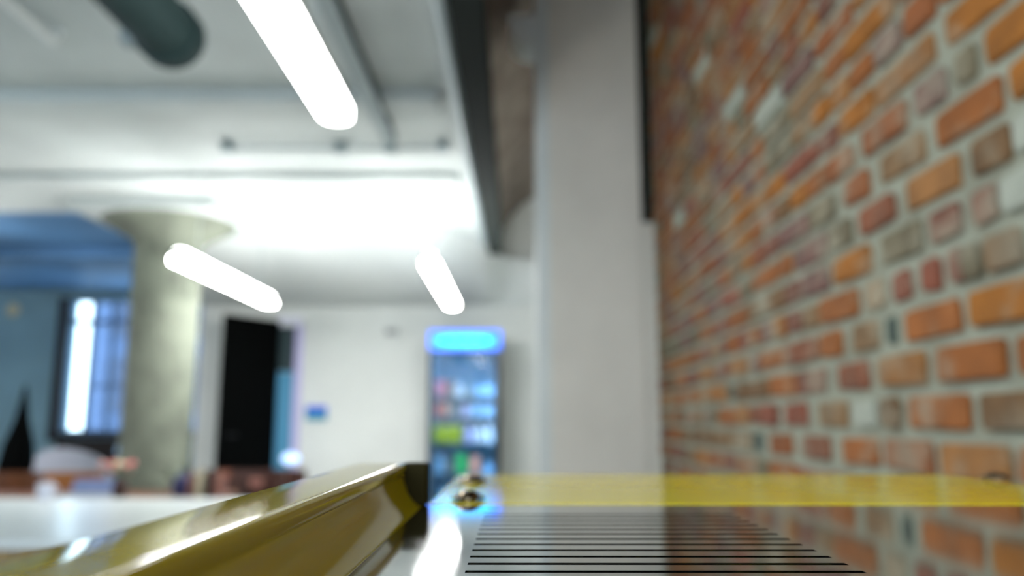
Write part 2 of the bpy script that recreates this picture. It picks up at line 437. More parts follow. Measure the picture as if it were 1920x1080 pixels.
# ------------------------------------------------------------------ white pier at the end of the brick wall
px_ = lambda x: at(x, 780, Y=YPIER).x
pier = thing('pier', 'tall white painted pier at the far end of the brick wall', 'pier', (px_(1120), YPIER, 0)); pier['kind'] = 'structure'
ox = px_(1120)
MB().box(px_(1034) - ox, px_(1213) - ox, 0, .30, 0, ZV - .06, bevel=.004).build('pier_core', M['pier'], pier)
MB().box(px_(1008) - ox, px_(1034) - ox, .03, .28, 0, ZV - .06, bevel=.004).build('edge_board', M['wall'], pier)
zg = at(1225, 415, Y=YPIER).z
MB().box(px_(1213) - ox, XR - ox + .01, .02, .28, 0, zg, bevel=.003).build('edge_board', M['pier'], pier)
MB().box(px_(1213) - ox, XR - ox + .01, .10, .28, zg, ZV - .06).build('dark_gap_piece', M['steel_beam'], pier)  # dark piece standing in for the shaded gap beside the pier
# rounded white box under the ceiling beside the pier
bx0 = at(956, 40, Y=4.02).x; bzz = at(990, 84, Y=4.02).z
o = MB().prism([(0, .16), (0, .10), (.01, .065), (.035, .035), (.075, .008), (.11, 0), (px_(1008) - bx0 + .02, 0), (px_(1008) - bx0 + .02, .16)], 'y', 0, .25).build('ceiling_box', M['white_plastic'], None, loc=(bx0, 4.0, bzz))
tag(o, 'rounded white box fixed under the ceiling against the white pier', 'box')

# ------------------------------------------------------------------ cove at the back of the room
def ridge(X):
    pts = [(XBL, 6.5), (-2.0, 6.6), (-1.0, 6.9), (-.55, 7.2), (-.30, 7.6), (-.12, 8.3), (.0, 8.42), (XR + .02, 8.45)]
    for (a, p), (b, q) in zip(pts, pts[1:]):
        if a <= X <= b: return p + (q - p) * (X - a) / (b - a)
    return pts[-1][1]
zw = at(700, 574, Y=YB).z
bm = bmesh.new(); NX, NT = 60, 14; grid = []
for i in range(NX + 1):
    X = XBL + (XR + .02 - XBL) * i / NX; yr = ridge(X); row = []
    for j in range(NT + 1):
        t = j / NT; y = yr + (YB - .002 - yr) * t
        s = t * t * (3 - 2 * t) * .5 + t * .5
        row.append(bm.verts.new((X, y, ZC - .002 - (ZC - zw) * s)))
    grid.append(row)
tops = [[bm.verts.new((row[0].co.x, v.co.y, ZC)) for v in row] for row in grid]
for G in (grid, tops):
    for i in range(NX):
        for j in range(NT): bm.faces.new((G[i][j], G[i + 1][j], G[i + 1][j + 1], G[i][j + 1]))
for i in (0, NX):
    for j in range(NT): bm.faces.new((grid[i][j], grid[i][j + 1], tops[i][j + 1], tops[i][j]))
for i in range(NX):
    for j in (0, NT): bm.faces.new((grid[i][j], grid[i + 1][j], tops[i + 1][j], tops[i][j]))
mb = MB(); mb.bm.free(); mb.bm = bm
struct(mb.build('ceiling_cove', M['soffit'], None, smooth=True), 'smooth white cove sloping from the ceiling down to the back wall', 'ceiling')

# ------------------------------------------------------------------ ceiling beams, conduit, ducts
o = MB().box(XL, -.40, 3.93, 4.12, ZC - .07, ZC, bevel=.01).build('ceiling_beam', M['ceiling']); struct(o, 'shallow pale beam crossing the ceiling nearest the camera', 'beam')
o = MB().box(XL, -.40, 5.35, 5.6, ZC - .05, ZC, bevel=.01).build('ceiling_beam', M['ceiling']); struct(o, 'shallow pale beam crossing the ceiling in front of the concrete column', 'beam')
o = MB().box(XL, XBL - .02, YCB + 1.3, YCB + 1.6, ZC - .13, ZC - .01, bevel=.01).build('ceiling_beam', M['blue']); struct(o, 'blue beam under the dark blue far ceiling', 'beam')
zb = 1.50
bA, bB = at(838, 0, z=zb).x, at(905, 0, z=zb).x
yb1 = at(920, 478, z=zb).y
beam = thing('steel_beam', 'long dark steel beam under the ceiling running towards the back wall', 'beam', (bA, 0, HC + zb)); beam['kind'] = 'structure'
MB().box(0, bB - bA, YR + .05, yb1, 0, .018).build('lower_flange', M['steel_beam'], beam)
MB().box((bB - bA) * .45, (bB - bA) * .55, YR + .05, yb1, .018, .18).build('web', M['steel_beam'], beam)
MB().box(0, bB - bA, YR + .05, yb1, .18, .198).build('upper_flange', M['steel_beam'], beam)
o = MB().tube([(at(822, 0, z=1.56).x, YR + .3, HC + 1.60), (at(822, 0, z=1.56).x, yb1 - .1, HC + 1.60)], .035, 14).build('pipe', M['grey_metal'], None, smooth=True)
tag(o, 'pale grey pipe running along the left side of the dark steel beam', 'pipe')
# tray and cross conduit
xt = at(742, 262, z=1.62).x
o = thing('cable_tray', 'grey cable tray under the ceiling to the right of the nearest lamp', 'cable tray', (xt, 0, HC + 1.60))
yt = at(742, 262, z=1.62).y
MB().box(-.07, .0, YR + .1, yt, 0, .012).build('tray_floor', M['grey_metal'], o)
MB().box(-.074, -.07, YR + .1, yt, 0, .06).build('tray_side', M['grey_metal'], o)
MB().box(0, .004, YR + .1, yt, 0, .06).build('tray_side', M['duct'], o)
xa, xb = at(360, 232, z=1.64), at(830, 232, z=1.64)
c = thing('conduit', 'thin grey conduit crossing the ceiling behind the nearest lamp', 'conduit', (xa.x, 4.75, HC + 1.66))
L = min(xb.x, bA - .05) - xa.x
MB().tube([(0, 0, 0), (L, 0, 0)], .014).build('conduit_pipe', M['grey_metal'], c, smooth=True)
for f in (.02, .52, .74, .97):
    MB().box(L * f - .035, L * f + .035, -.035, .035, -.03, .04, bevel=.006).build('junction_box', M['grey_metal'], c)
# ventilation duct, upper left
de = at(330, 78, z=1.30)
duct = thing('ventilation_duct', 'dark green grey round ventilation duct hanging at the upper left', 'duct', (de.x, de.y, de.z))
MB().tube([(0, YR - de.y + .05, 0), (0, -.08, 0)], .10, 32).build('duct_pipe', M['duct'], duct, smooth=True)
MB().tube([(0, -.09, 0), (0, -.02, 0), (0, 0, 0)], [.112, .112, .105], 32).build('end_collar', M['duct'], duct, smooth=True)
MB().box(-.165, -.10, -.07, -.01, -.035, .02, bevel=.008).build('damper_lever', M['grey_metal'], duct)
for y in (-.35, -2.2, -3.6): MB().tube([(0, y, .09), (0, y, ZC - de.z)], .006).build('hanger_rod', M['grey_metal'], duct)
# thin pipe in the corner
a = at(0, 22, z=1.62); b = at(100, 84, z=1.62)
o = MB().tube([(b.x, YR + .1, HC + 1.64), (b.x, b.y, HC + 1.64), (b.x, b.y + .03, HC + 1.70)], .022, 12).build('pipe', M['white_plastic'], None, smooth=True)
tag(o, 'thin pale pipe under the ceiling at the far upper left', 'pipe')

# ------------------------------------------------------------------ fluorescent lamps
def stadium(wd, y0, y1, n=8):
    r = wd / 2; p = []
    for k in range(n + 1): a = math.pi * k / n; p.append((r * math.cos(a), y1 - r + r * math.sin(a)))
    for k in range(n + 1): a = math.pi + math.pi * k / n; p.append((r * math.cos(a), y0 + r + r * math.sin(a)))
    return p
def make_lamp(L, label, loc):
    t = thing('pendant_lamp', label, 'lamp', loc, 0, 'long fluorescent pendant lamps')
    MB().prism(stadium(.104, 0, L), 'z', 0, .035).build('diffuser', M['diffuser'], t, smooth=True)
    MB().prism(stadium(.106, 0, L), 'z', .036, .066)  .build('housing', M['housing'], t, smooth=True)
    MB().prism(stadium(.07, .04, L - .04), 'z', .067, .085).build('upper_diffuser', M['uplight'], t, smooth=True)
    MB().box(-.045, .045, -.010, .012, .035, .07, bevel=.004).build('end_cap', M['steel_beam'], t)
    for y in (.35, L - .35):
        w_ = MB().tube([(0, y, .08), (0, y, ZC - loc[2])], .003, 6).build('suspension_wire', M['grey_metal'], t)
        MB().lathe([(.03, ZC - loc[2] - .02), (.03, ZC - loc[2])], 0, y, 12).build('ceiling_rose', M['white_plastic'], w_)
    return t
ZL = 1.0
l3f, l3n = at(848, 577, z=ZL), at(805, 496, z=ZL)
l1f = at(636, 232, z=ZL)
LL = l3f.y - l3n.y
lamp = make_lamp(LL, 'long lit white tube lamp nearest the camera at the top of the picture', ((l1f.x), l1f.y - LL, l1f.z))
lamp3 = dup(lamp, ((l3f.x + l3n.x) / 2, l3n.y, l3f.z), 'short looking lit white tube lamp hanging above the drinks fridge')
l2f, l2n = at(497, 569, z=ZL), at(349, 499, z=ZL)
lamp2 = dup(lamp, ((l2f.x + l2n.x) / 2, (l2n.y + l2f.y) / 2 - LL / 2, l2f.z), 'lit white tube lamp hanging beside the round concrete column')

dup(lamp, (-5.15, l3n.y - .3, l3f.z), 'lit tube lamp just outside the left edge, beyond the concrete column')
for ch in lamp.children:                       # the nearest lamp gets its own dimmer tubes
    if ch.name.startswith(('diffuser', 'upper_diffuser')):
        ch.data = ch.data.copy(); ch.data.materials[0] = M['uplight_near'] if ch.name.startswith('upper') else M['diffuser_near']
# ------------------------------------------------------------------ concrete column
cc = at(308, 600, Y=6.5)
rc = (at(366, 600, Y=6.5).x - at(245, 600, Y=6.5).x) / 2
zk = at(300, 438, Y=6.0).z
colm = thing('concrete_column', 'round grey concrete column with a flared mushroom capital', 'column', (cc.x, 6.5, 0)); colm['kind'] = 'structure'
MB().lathe([(rc, 0), (rc, zk)], n=40).build('shaft', M['concrete'], colm, smooth=True)
MB().lathe([(rc, zk), (rc * 1.12, zk + .05), (rc * 2.0, ZC - .09)], n=40).build('capital', M['concrete'], colm, smooth=True)
MB().box(-rc * 2.15, rc * 2.15, -rc * 2.15, rc * 2.15, ZC - .09, ZC).build('drop_panel', M['ceiling'], colm)

# ------------------------------------------------------------------ back wall: door, side light, sign
dl, dr = at(424, 588, Y=7.9), at(526, 603, Y=8.5)
ang = math.atan2(dr.y - dl.y, dr.x - dl.x); dw = math.hypot(dr.x - dl.x, dr.y - dl.y)
door = thing('door_1', 'tall black door leaf standing open at the left of the white back wall', 'door', (dl.x, dl.y, 0), ang); door['kind'] = 'structure'
dh = dl.z
MB().box(0, dw, 0, .045, .01, dh, bevel=.004).build('door_leaf', M['black'], door)
MB().box(.12, dw - .12, -.006, 0, .25, 1.0, bevel=.003).build('door_panel', M['black'], door)
MB().box(.12, dw - .12, -.006, 0, 1.15, dh - .15, bevel=.003).build('door_panel', M['black'], door)
h = MB().tube([(.07, -.01, 1.05), (.07, -.05, 1.05), (.18, -.05, 1.05)], .009).build('door_handle', M['fridge'], door, smooth=True)
s0, s1, s2 = at(524, 612, Y=8.55), at(563, 696, Y=8.55), at(563, 880, Y=8.55)
sl = thing('window_2', 'narrow tall blue glazed side panel between the black door and the sign', 'window', (s0.x, 8.55, 0)); sl['kind'] = 'structure'
sw = s1.x - s0.x
MB().box(0, sw, 0, .045, s1.z, s0.z, bevel=.004).build('dark_upper_pane', M['dark_panel'], sl)
MB().box(0, sw * .72, 0, .045, .05, s1.z - .01, bevel=.004).build('blue_lower_pane', M['teal_panel'], sl)
MB().box(sw * .73, sw * 1.02, -.01, .045, .0, s0.z + .02, bevel=.004).build('side_frame', M['c_lilac'], sl)
MB().box(-.02, sw * 1.02, -.01, .045, s0.z, s0.z + .12, bevel=.004).build('head_frame', M['c_white'], sl)
g = at(545, 860, Y=8.2)
gl = thing('globe_lamp', 'small glowing white globe lamp on a thin stand beside the black door', 'lamp', (g.x, 8.2, 0))
MB().lathe([(.001, -.062), (.05, -.05), (.085, -.02), (.092, 0), (.085, .02), (.05, .05), (.001, .062)], n=20).xf(Matrix.Translation((0, 0, g.z))).build('globe', emat('globe_glow', (190, 215, 255), 1.3), gl, smooth=True)
MB().tube([(0, 0, .02), (0, 0, g.z - .06)], .012).build('stand', M['grey_metal'], gl)
MB().lathe([(.13, 0), (.13, .015), (.02, .03)], n=20).build('base', M['grey_metal'], gl)
a, b = at(574, 761, Y=8.58), at(612, 788, Y=8.58)
sg = thing('wall_sign', 'small blue and teal sign on the white back wall', 'sign', (a.x, 8.585, b.z))
hh = a.z - b.z; ww = b.x - a.x
MB().box(0, ww, -.012, .012, 0, hh * .48, bevel=.002).build('lower_panel', mat('sign_teal', (20, 140, 165), .5), sg)
MB().box(0, ww, -.012, .012, hh * .49, hh, bevel=.002).build('upper_panel', mat('sign_blue', (62, 96, 215), .5), sg)
a = at(735, 622, Y=8.58)
o = thing('wall_sensor', 'tiny pale grey sensor box high on the white back wall', 'sensor', (a.x, 8.58, a.z))
MB().box(-.07, .07, -.03, .019, -.03, .03, bevel=.01).build('case', M['c_grey'], o)
MB().lathe([(.014, 0), (.009, .012)], n=10).xf(Matrix.Translation((.03, -.03, 0)) @ Matrix.Rotation(math.pi / 2, 4, 'X')).build('lens', M['white_plastic'], o)

# ------------------------------------------------------------------ drinks fridge
YFR = 7.88
f0, f1 = at(806, 622, Y=YFR), at(938, 622, Y=YFR)
FW = f1.x - f0.x; FH = f0.z; zh = at(870, 657, Y=YFR).z
fr = thing('drinks_fridge', 'tall black glass door drinks fridge with a glowing blue header', 'fridge', (f0.x, YFR, 0))
D_ = .66
cab = MB()
cab.box(0, .03, 0, D_, .06, FH); cab.box(FW - .03, FW, 0, D_, .06, FH)
cab.box(.03, FW - .03, D_ - .03, D_, .06, FH); cab.box(.03, FW - .03, .02, D_ - .03, zh, FH - .005); cab.box(.03, FW - .03, 0, D_ - .03, .06, .22)
cab.build('cabinet', M['fridge'], fr)
ln = MB(); ln.box(.031, FW - .031, D_ - .04, D_ - .031, .22, zh); ln.box(.031, .036, .07, D_ - .04, .22, zh); ln.box(FW - .036, FW - .031, .07, D_ - .04, .22, zh)
ln.build('liner', M['fridge_in'], fr)
MB().box(FW - .043, FW - .037, .01, .05, .3, zh - .04).build('light_strip', emat('fridge_led', (180, 220, 255), 22.0), fr)
MB().box(.05, FW - .05, .0, .018, zh - .026, zh - .008).build('light_strip', emat('fridge_led_top', (150, 205, 245), 26.0), fr)
hd = MB().box(-.005, FW + .01, -.035, .018, zh + .002, FH + .012, bevel=.008).build('header_sign', emat('header_blue', (60, 122, 255), 1.15), fr)
hz = (zh + FH) / 2
MB().prism([(FW / 2 + (FW * .41) * math.cos(t) * (1 if abs(math.cos(t)) < .8 else .97), hz + .052 * math.copysign(abs(math.sin(t)) ** .6, math.sin(t))) for t in [2 * math.pi * k / 28 for k in range(28)]], 'y', -.044, -.036).build('header_oval', emat('header_cyan', (0, 240, 235), 1.2), hd)
wv = [(FW * (.24 + .52 * k / 20), -.046, hz + .016 * math.sin(k * .9)) for k in range(21)]
MB().tube(wv, .006, 6).build('header_script', emat('header_mint', (110, 255, 225), 1.1), hd)
drr = MB(); z0 = .22
drr.box(.0, .03, -.035, -.005, z0, zh - .005); drr.box(FW - .045, FW, -.035, -.005, z0, zh - .005)
drr.box(.03, FW - .045, -.035, -.005, z0, z0 + .05); drr.box(.03, FW - .045, -.035, -.005, zh - .03, zh - .005)
dd = drr.build('door_frame', M['fridge'], fr)
MB().box(.03, FW - .045, -.022, -.016, z0 + .05, zh - .03).build('door_glass', glass('fridge_glass', (235, 245, 250), .03), dd)
MB().tube([(FW - .02, -.035, .85), (FW - .02, -.07, .88), (FW - .02, -.07, 1.25), (FW - .02, -.035, 1.28)], .009).build('door_handle', M['black'], dd, smooth=True)
MB().box(.02, FW - .02, .03, .05, .0, .06).build('kick_plate', M['black'], fr)
shelf_px = [744, 781, 830, 888]
shz = [at(870, p, Y=YFR + .15).z for p in shelf_px] + [at(870, 888, Y=YFR + .15).z - .34]
for z in shz: MB().box(.04, FW - .055, .09, D_ - .05, z - .012, z).build('shelf', M['shelf'], fr)
def item(kind, x, z, w_, h_, m, label, yy=YFR + .14):
    t = thing(kind, label, kind.split('_')[-1], (x, yy, z), 0, 'drinks in the fridge')
    if kind == 'drink_carton':
        MB().box(-w_ / 2, w_ / 2, 0, w_, 0, h_ * .8, bevel=.003).build('carton_body', m, t)
        MB().prism([(0, h_ * .8), (w_, h_ * .8), (w_ * .5, h_)], 'x', -w_ / 2, w_ / 2).build('gable_top', m, t)
    elif kind == 'drink_can':
        MB().lathe([(w_ * .42, 0), (w_ * .5, .008), (w_ * .5, h_ - .012), (w_ * .4, h_)], 0, w_ / 2, 16).build('can_body', m, t, smooth=True)
        MB().lathe([(w_ * .38, h_), (w_ * .36, h_ + .003)], 0, w_ / 2, 16).build('can_lid', M['grey_metal'], t, smooth=True)
    else:
        MB().lathe([(w_ * .5, 0), (w_ * .5, h_ * .62), (w_ * .2, h_ * .82), (w_ * .18, h_ * .93)], 0, w_ / 2, 16).build('bottle_body', m, t, smooth=True)
        MB().lathe([(w_ * .2, h_ * .93), (w_ * .2, h_)], 0, w_ / 2, 12).build('cap', M['c_white'], t)
    return t
def xi(px): return at(819 + (px - 819) * .95 + 3, 780, Y=YFR + .14).x
S = [  # shelf, kind, pixel x centre, width m, height m, colour, words
 (0, 'drink_carton', 822, .085, .17, 'pink', 'pink drink carton'), (0, 'drink_carton', 840, .075, .17, 'rose', 'dull rose drink carton'), (0, 'drink_bottle', 858, .09, .15, 'white', 'white drink bottle'),
 (0, 'drink_bottle', 880, .06, .12, 'grey', 'grey drink bottle'), (0, 'drink_carton', 900, .09, .12, 'pale_blue', 'pale blue drink carton'), (0, 'drink_carton', 919, .085, .13, 'pale_blue', 'pale blue drink carton'),
 (1, 'drink_can', 818, .07, .13, 'red', 'red drink can'), (1, 'drink_can', 833, .07, .13, 'peach', 'peach coloured drink can'), (1, 'drink_can', 850, .07, .11, 'grey', 'grey drink can'), (1, 'drink_bottle', 872, .085, .14, 'lilac', 'lilac drink bottle'),
 (1, 'drink_carton', 894, .09, .14, 'pale_blue', 'light blue drink carton'), (1, 'drink_carton', 917, .1, .12, 'pale_blue', 'light blue drink carton'),
 (2, 'drink_carton', 819, .085, .17, 'lime', 'yellow green drink carton'), (2, 'drink_carton', 838, .085, .17, 'lime', 'yellow green drink carton'), (2, 'drink_carton', 856, .075, .165, 'lime', 'yellow green drink carton'),
 (2, 'drink_bottle', 878, .09, .18, 'lilac', 'lilac white drink bottle'), (2, 'drink_bottle', 899, .09, .19, 'white', 'white drink bottle'), (2, 'drink_bottle', 920, .09, .19, 'white', 'white drink bottle'),
 (3, 'drink_bottle', 822, .09, .2, 'pale_blue', 'pale blue drink bottle'), (3, 'drink_can', 842, .07, .13, 'grey', 'grey drink can'), (3, 'drink_carton', 865, .1, .19, 'green', 'bright green drink carton'),
 (3, 'drink_carton', 891, .09, .17, 'peach', 'peach pink drink carton'), (3, 'drink_bottle', 918, .09, .11, 'pale_blue', 'low pale blue drink bottle'),
 (4, 'drink_bottle', 830, .08, .22, 'pale_blue', 'pale blue drink bottle'), (4, 'drink_bottle', 862, .08, .22, 'pale_blue', 'pale blue drink bottle'), (4, 'drink_bottle', 905, .08, .22, 'white', 'white drink bottle')]
shn = ['top filled shelf', 'second filled shelf', 'third filled shelf', 'fourth filled shelf', 'lowest shelf']
rowi = {}
ordn = ['first', 'second', 'third', 'fourth', 'fifth', 'sixth']
for sh, kd, px, w_, h_, c_, words in S:
    k = rowi.get(sh, 0); rowi[sh] = k + 1
    item(kd, xi(px), shz[sh] + .0005, w_, h_, M['c_' + c_], '%s on the fridge\'s %s, %s from the left' % (words, shn[sh], ordn[k]))

# plant beside the fridge
def leafy(par, n, base, L, m, rng, wd=.05, name='leaf', spread=1.0):
    for k in range(n):
        a = rng.uniform(0, 2 * math.pi); el = rng.uniform(.25, 1.25); l = L * rng.uniform(.7, 1.1)
        d = Vector((math.cos(a) * math.cos(el) * spread, math.sin(a) * math.cos(el) * spread, math.sin(el)))
        sd = d.cross(Vector((0, 0, 1))).normalized() * wd / 2
        b = Vector(base); mb = MB(); pts = []
        for t, ww_ in ((0, .12), (.3, .8), (.6, 1), (.85, .6), (1, .05)):
            c_ = b + d * l * t + Vector((0, 0, -.25 * l * t * t)); pts.append((c_ - sd * ww_, c_ + sd * ww_, c_ + Vector((0, 0, -.004)) ))
        V = [[mb.bm.verts.new(p) for p in q] for q in pts]
        for A, B in zip(V, V[1:]):
            mb.bm.faces.new((A[0], A[1], B[1], B[0])); mb.bm.faces.new((A[0], B[0], B[2], A[2])); mb.bm.faces.new((A[1], A[2], B[2], B[1]))
        mb.build(name, m, par, smooth=True)
pp = at(993, 870, Y=7.3)
pl = thing('potted_plant', 'dark green leafy potted plant on the floor right of the drinks fridge', 'plant', (pp.x + .05, 7.3, 0))
MB().lathe([(.13, 0), (.17, .35), (.18, .36), (.17, .37), (.14, .33)], n=20).build('pot', M['c_grey'], pl, smooth=True)
MB().tube([(0, 0, .3), (.01, 0, .62)], .012).build('stem', M['leaf'], pl)
leafy(pl, 16, (0.01, 0, .58), .20, M['leaf'], random.Random(3), .06)

# ------------------------------------------------------------------ white topped island
ZT = -.45
tf, tn = at(430, 934, z=ZT), at(200, 1014, z=ZT)
TX0, TX1 = -4.2, -.75
isl = thing('kitchen_island', 'long white topped island with a pale wooden front at lower left', 'table', (TX0, tn.y, 0))
TW = TX1 - TX0; TD = tf.y - tn.y; th = HC + ZT
MB().box(0, TW, 0, TD, th - .035, th, bevel=.006).build('worktop', M['tabletop'], isl)
n = 6
for k in range(n):
    x = .06 + (TW - .12) * k / n
    MB().box(x + .004, x + (TW - .12) / n - .004, .05, .07, .1, th - .036, bevel=.003).build('front_panel', M['ply'], isl)
MB().box(.06, TW - .06, .072, TD - .06, .1, th - .036).build('carcass', M['ply'], isl)
MB().box(.1, TW - .1, .1, TD - .1, 0, .1).build('plinth', M['black'], isl)
# cup on the island
cp = at(129, 930, z=ZT)
cu = thing('cup', 'small lilac white cup at the far edge of the white island', 'cup', (cp.x, tf.y - .12, th))
MB().lathe([(.03, 0), (.042, .03), (.044, .095), (.041, .095), (.038, .03), (.02, .01)], n=20).build('cup_body', M['c_white'], cu, smooth=True)
MB().tube([(.043, 0, .075), (.068, 0, .07), (.068, 0, .035), (.042, 0, .03)], .006, 8).build('handle', M['c_white'], cu, smooth=True)

# ------------------------------------------------------------------ second table and chairs beyond
T2Y = tf.y + .03
t2 = thing('wooden_table', 'long brown wooden table beyond the white island', 'table', (-3.2, tf.y + .03, 0))
MB().box(-1.6, 1.35, 0, .68, .69, .73, bevel=.005).build('table_top', M['wood'], t2)
for x in (-1.5, 1.25):
    for y in (.08, .60): MB().box(x - .035, x + .035, y - .035, y + .035, 0, .69).build('leg', M['wood'], t2)
def chair(m_seat, m_back, label, loc, rz, name='wooden_chair', group='wooden chairs round the far table', top=.86):
    t = thing(name, label, 'chair', loc, rz, group)
    MB().box(-.21, .21, -.20, .22, .43, .46, bevel=.012).build('seat', m_seat, t)
    for x in (-.185, .185):
        MB().tube([(x, -.17, 0), (x, -.16, .43)], .016).build('leg', m_seat, t)
        MB().tube([(x, .21, 0), (x, .20, .44), (x, .25, top - .02)], .016).build('leg', m_seat, t)
    bm2 = MB(); n_ = 8
    pts = [(-.215 + .43 * k / n_, .26 - .05 * (1 - (2 * k / n_ - 1) ** 2) * -1) for k in range(n_ + 1)]
    out = pts + [(x, y + .022) for x, y in reversed(pts)]
    bm2.prism(out, 'z', top - .17, top).build('backrest', m_back, t, smooth=True)
    return t
cx = [(-4.13, 'orange_wood', 'orange_wood', 'orange brown wooden chair nearest the left edge, beyond the white island'),
      (-3.68, 'wood', 'wood', 'brown wooden chair below the window, second from the left beyond the island'),
      (-3.23, 'orange_wood', 'orange_wood', 'orange wooden chair just left of the concrete column foot')]
for x, a, b, lb in cx:
    chair(M[a], M[b], lb, (x, 5.72, 0), 0, top=.82)
for px, cy_, lb in ((402, 7.15, 'brown leather chair to the right of the concrete column foot'), (462, 6.1, 'brown leather chair in front of the black door, left one of two'), (512, 7.0, 'brown leather chair in front of the black door, right one of two')):
    p = at(px, 890, Y=cy_)
    t = chair(M['leather'], M['leather'], lb, (p.x, cy_, 0), 0.0, 'leather_chair', 'brown leather chairs', top=.82 - (cy_ - 6) * .06)
    MB().box(-.05, .05, .235, .25, .68, .75, bevel=.006).build('back_pad', M['c_rose'] if px != 402 else M['c_terracotta'], t)
# shell armchair
sp = at(147, 870, Y=6.9)
sh = thing('shell_armchair', 'pale lilac grey rounded shell armchair under the far window', 'chair', (sp.x, 6.9, 0))
bm = bmesh.new(); G = []
R0 = .32; ztop = at(147, 838, Y=6.9).z
for i in range(19):
    a = -math.pi * .12 + (math.pi * 1.24) * i / 18; row = []
    e = max(0.0, math.sin(a)) ** .5
    top = .62 + (ztop - .62) * e
    for j, (rr, zz) in enumerate(((.26, .42), (.33, .52), (.35, (top + .5) / 2 + .03), (.33, top), (.30, top), (.30, .56), (.24, .47))):
        row.append(bm.verts.new((rr * math.cos(a), rr * math.sin(a) * .85, zz)))
    G.append(row)
for A, B in zip(G, G[1:]):
    for j in range(6): bm.faces.new((A[j], B[j], B[j + 1], A[j + 1]))
mb = MB(); mb.bm.free(); mb.bm = bm
# the shell's back faces the camera
mb.xf(Matrix.Rotation(math.pi, 4, 'Z')); mb.build('shell', M['grey_shell'], sh, smooth=True)
MB().lathe([(.25, .42), (.26, .46), (.24, .48)], n=24).build('seat_cushion', M['grey_shell'], sh, smooth=True)
for x, y in ((.2, .18), (-.2, .18), (.2, -.18), (-.2, -.18)): MB().tube([(x * 1.15, y * 1.15, 0), (x * .8, y * .8, .43)], .014).build('leg', M['wood'], sh)
# parasol, folded black
pa = at(33, 880, Y=7.6); ptop = at(35, 722, Y=7.6).z
pr = thing('folded_parasol', 'closed black parasol standing against the grey blue wall at left edge', 'parasol', (pa.x, 7.6, 0))
zz0 = .42
prof = []
bm = bmesh.new(); rings = []
for t, r in ((0, .10), (.04, .135), (.25, .14), (.5, .11), (.7, .055), (.85, .032), (.97, .016), (1, .004)):
    z = zz0 + (ptop - zz0) * t
    rings.append([bm.verts.new((r * (1 + .18 * (k % 2)) * math.cos(2 * math.pi * k / 16) - .05 * (1 - t) ** 2, r * (1 + .18 * (k % 2)) * math.sin(2 * math.pi * k / 16), z)) for k in range(16)])
for A, B in zip(rings, rings[1:]):
    for k in range(16): bm.faces.new((A[k], A[(k + 1) % 16], B[(k + 1) % 16], B[k]))
bm.faces.new(rings[0][::-1]); bm.faces.new(rings[-1])
mb = MB(); mb.bm.free(); mb.bm = bm
mb.build('canopy', M['black'], pr, smooth=True)
MB().tube([(-.03, 0, .05), (-.03, 0, zz0 + .1)], .018).build('pole', M['black'], pr)
MB().lathe([(.22, 0), (.22, .04), (.05, .07)], n=20).build('base', M['black'], pr)
# sofa below the window
s_ = at(165, 850, Y=9.6)
so = thing('sofa', 'dark brown sofa standing below the far window', 'sofa', (s_.x, 9.5, 0))
zs_ = at(165, 822, Y=9.9).z
MB().box(-.5, .55, .25, .50, .25, zs_, bevel=.04).build('backrest', M['dark_sofa'], so)
MB().box(-.5, .55, -.35, .25, .15, .42, bevel=.03).build('seat', M['dark_sofa'], so)
for x in (-.62, .55): MB().box(x, x + .12, -.35, .5, .12, .62, bevel=.03).build('armrest', M['dark_sofa'], so)
for x in (-.5, .5):
    for y in (-.28, .42): MB().box(x - .03, x + .03, y - .03, y + .03, 0, .15).build('leg', M['black'], so)
# small green plant on the sill end
p_ = at(118, 812, Y=9.2)
pt = thing('potted_plant', 'dark green bushy plant at the lower left corner of the far window', 'plant', (p_.x - .1, 8.7, 0))
MB().lathe([(.14, 0), (.18, .4), (.19, .42), (.16, .42), (.15, .38)], n=20).build('pot', M['black'], pt, smooth=True)
leafy(pt, 22, (0, 0, .45), .50, M['leaf'], random.Random(5), .09)
# tilted tablet
q = at(90, 838, Y=6.0)
o = thing('floor_lamp', 'pale blue tilted lamp shade on a thin stand left of the far window', 'lamp', (q.x, 7.2, 0))
q = at(90, 832, Y=7.2)
MB().lathe([(.045, -.10), (.075, .10), (.07, .10), (.04, -.10)], n=20, cap=False).xf(Matrix.Translation((0, 0, q.z)) @ Matrix.Rotation(.45, 4, 'Y')).build('lamp_shade', M['c_pale_blue'], o, smooth=True)
MB().tube([(-.04, 0, .02), (-.04, 0, q.z - .09)], .010).build('pole', M['grey_metal'], o)
MB().lathe([(.14, 0), (.14, .02), (.02, .03)], n=20).xf(Matrix.Translation((-.04, 0, 0))).build('base', M['grey_metal'], o)
# things on the wooden table
th2 = .73
def on2(px): return at(px, 900, Y=T2Y + .35).x
v = thing('flower_vase', 'dark vase with red and pink flowers in front of the concrete column', 'vase', (on2(256), T2Y + .14, th2))
MB().lathe([(.03, 0), (.045, .04), (.04, .09), (.02, .12), (.028, .13)], n=16).build('vase_body', M['leather'], v, smooth=True)
rg = random.Random(9)
for k in range(9):
    a = rg.uniform(0, 6.28); rr = rg.uniform(.03, .12); hz_ = rg.uniform(.15, .23)
    s_ = MB().tube([(0, 0, .12), (rr * .5 * math.cos(a), rr * .5 * math.sin(a), hz_ * .75), (rr * math.cos(a), rr * math.sin(a), hz_)], .003, 6).build('stem', M['leaf_grey'], v)
    MB().lathe([(.002, -.014), (.02, -.004), (.024, .01), (.012, .02), (.002, .014)], n=10).xf(Matrix.Translation((rr * math.cos(a), rr * math.sin(a), hz_))).build('flower', M[['c_red', 'c_rose', 'c_peach', 'c_cream'][k % 4]], s_, smooth=True)
leafy(v, 7, (0, 0, .12), .15, M['leaf_grey'], rg, .035)
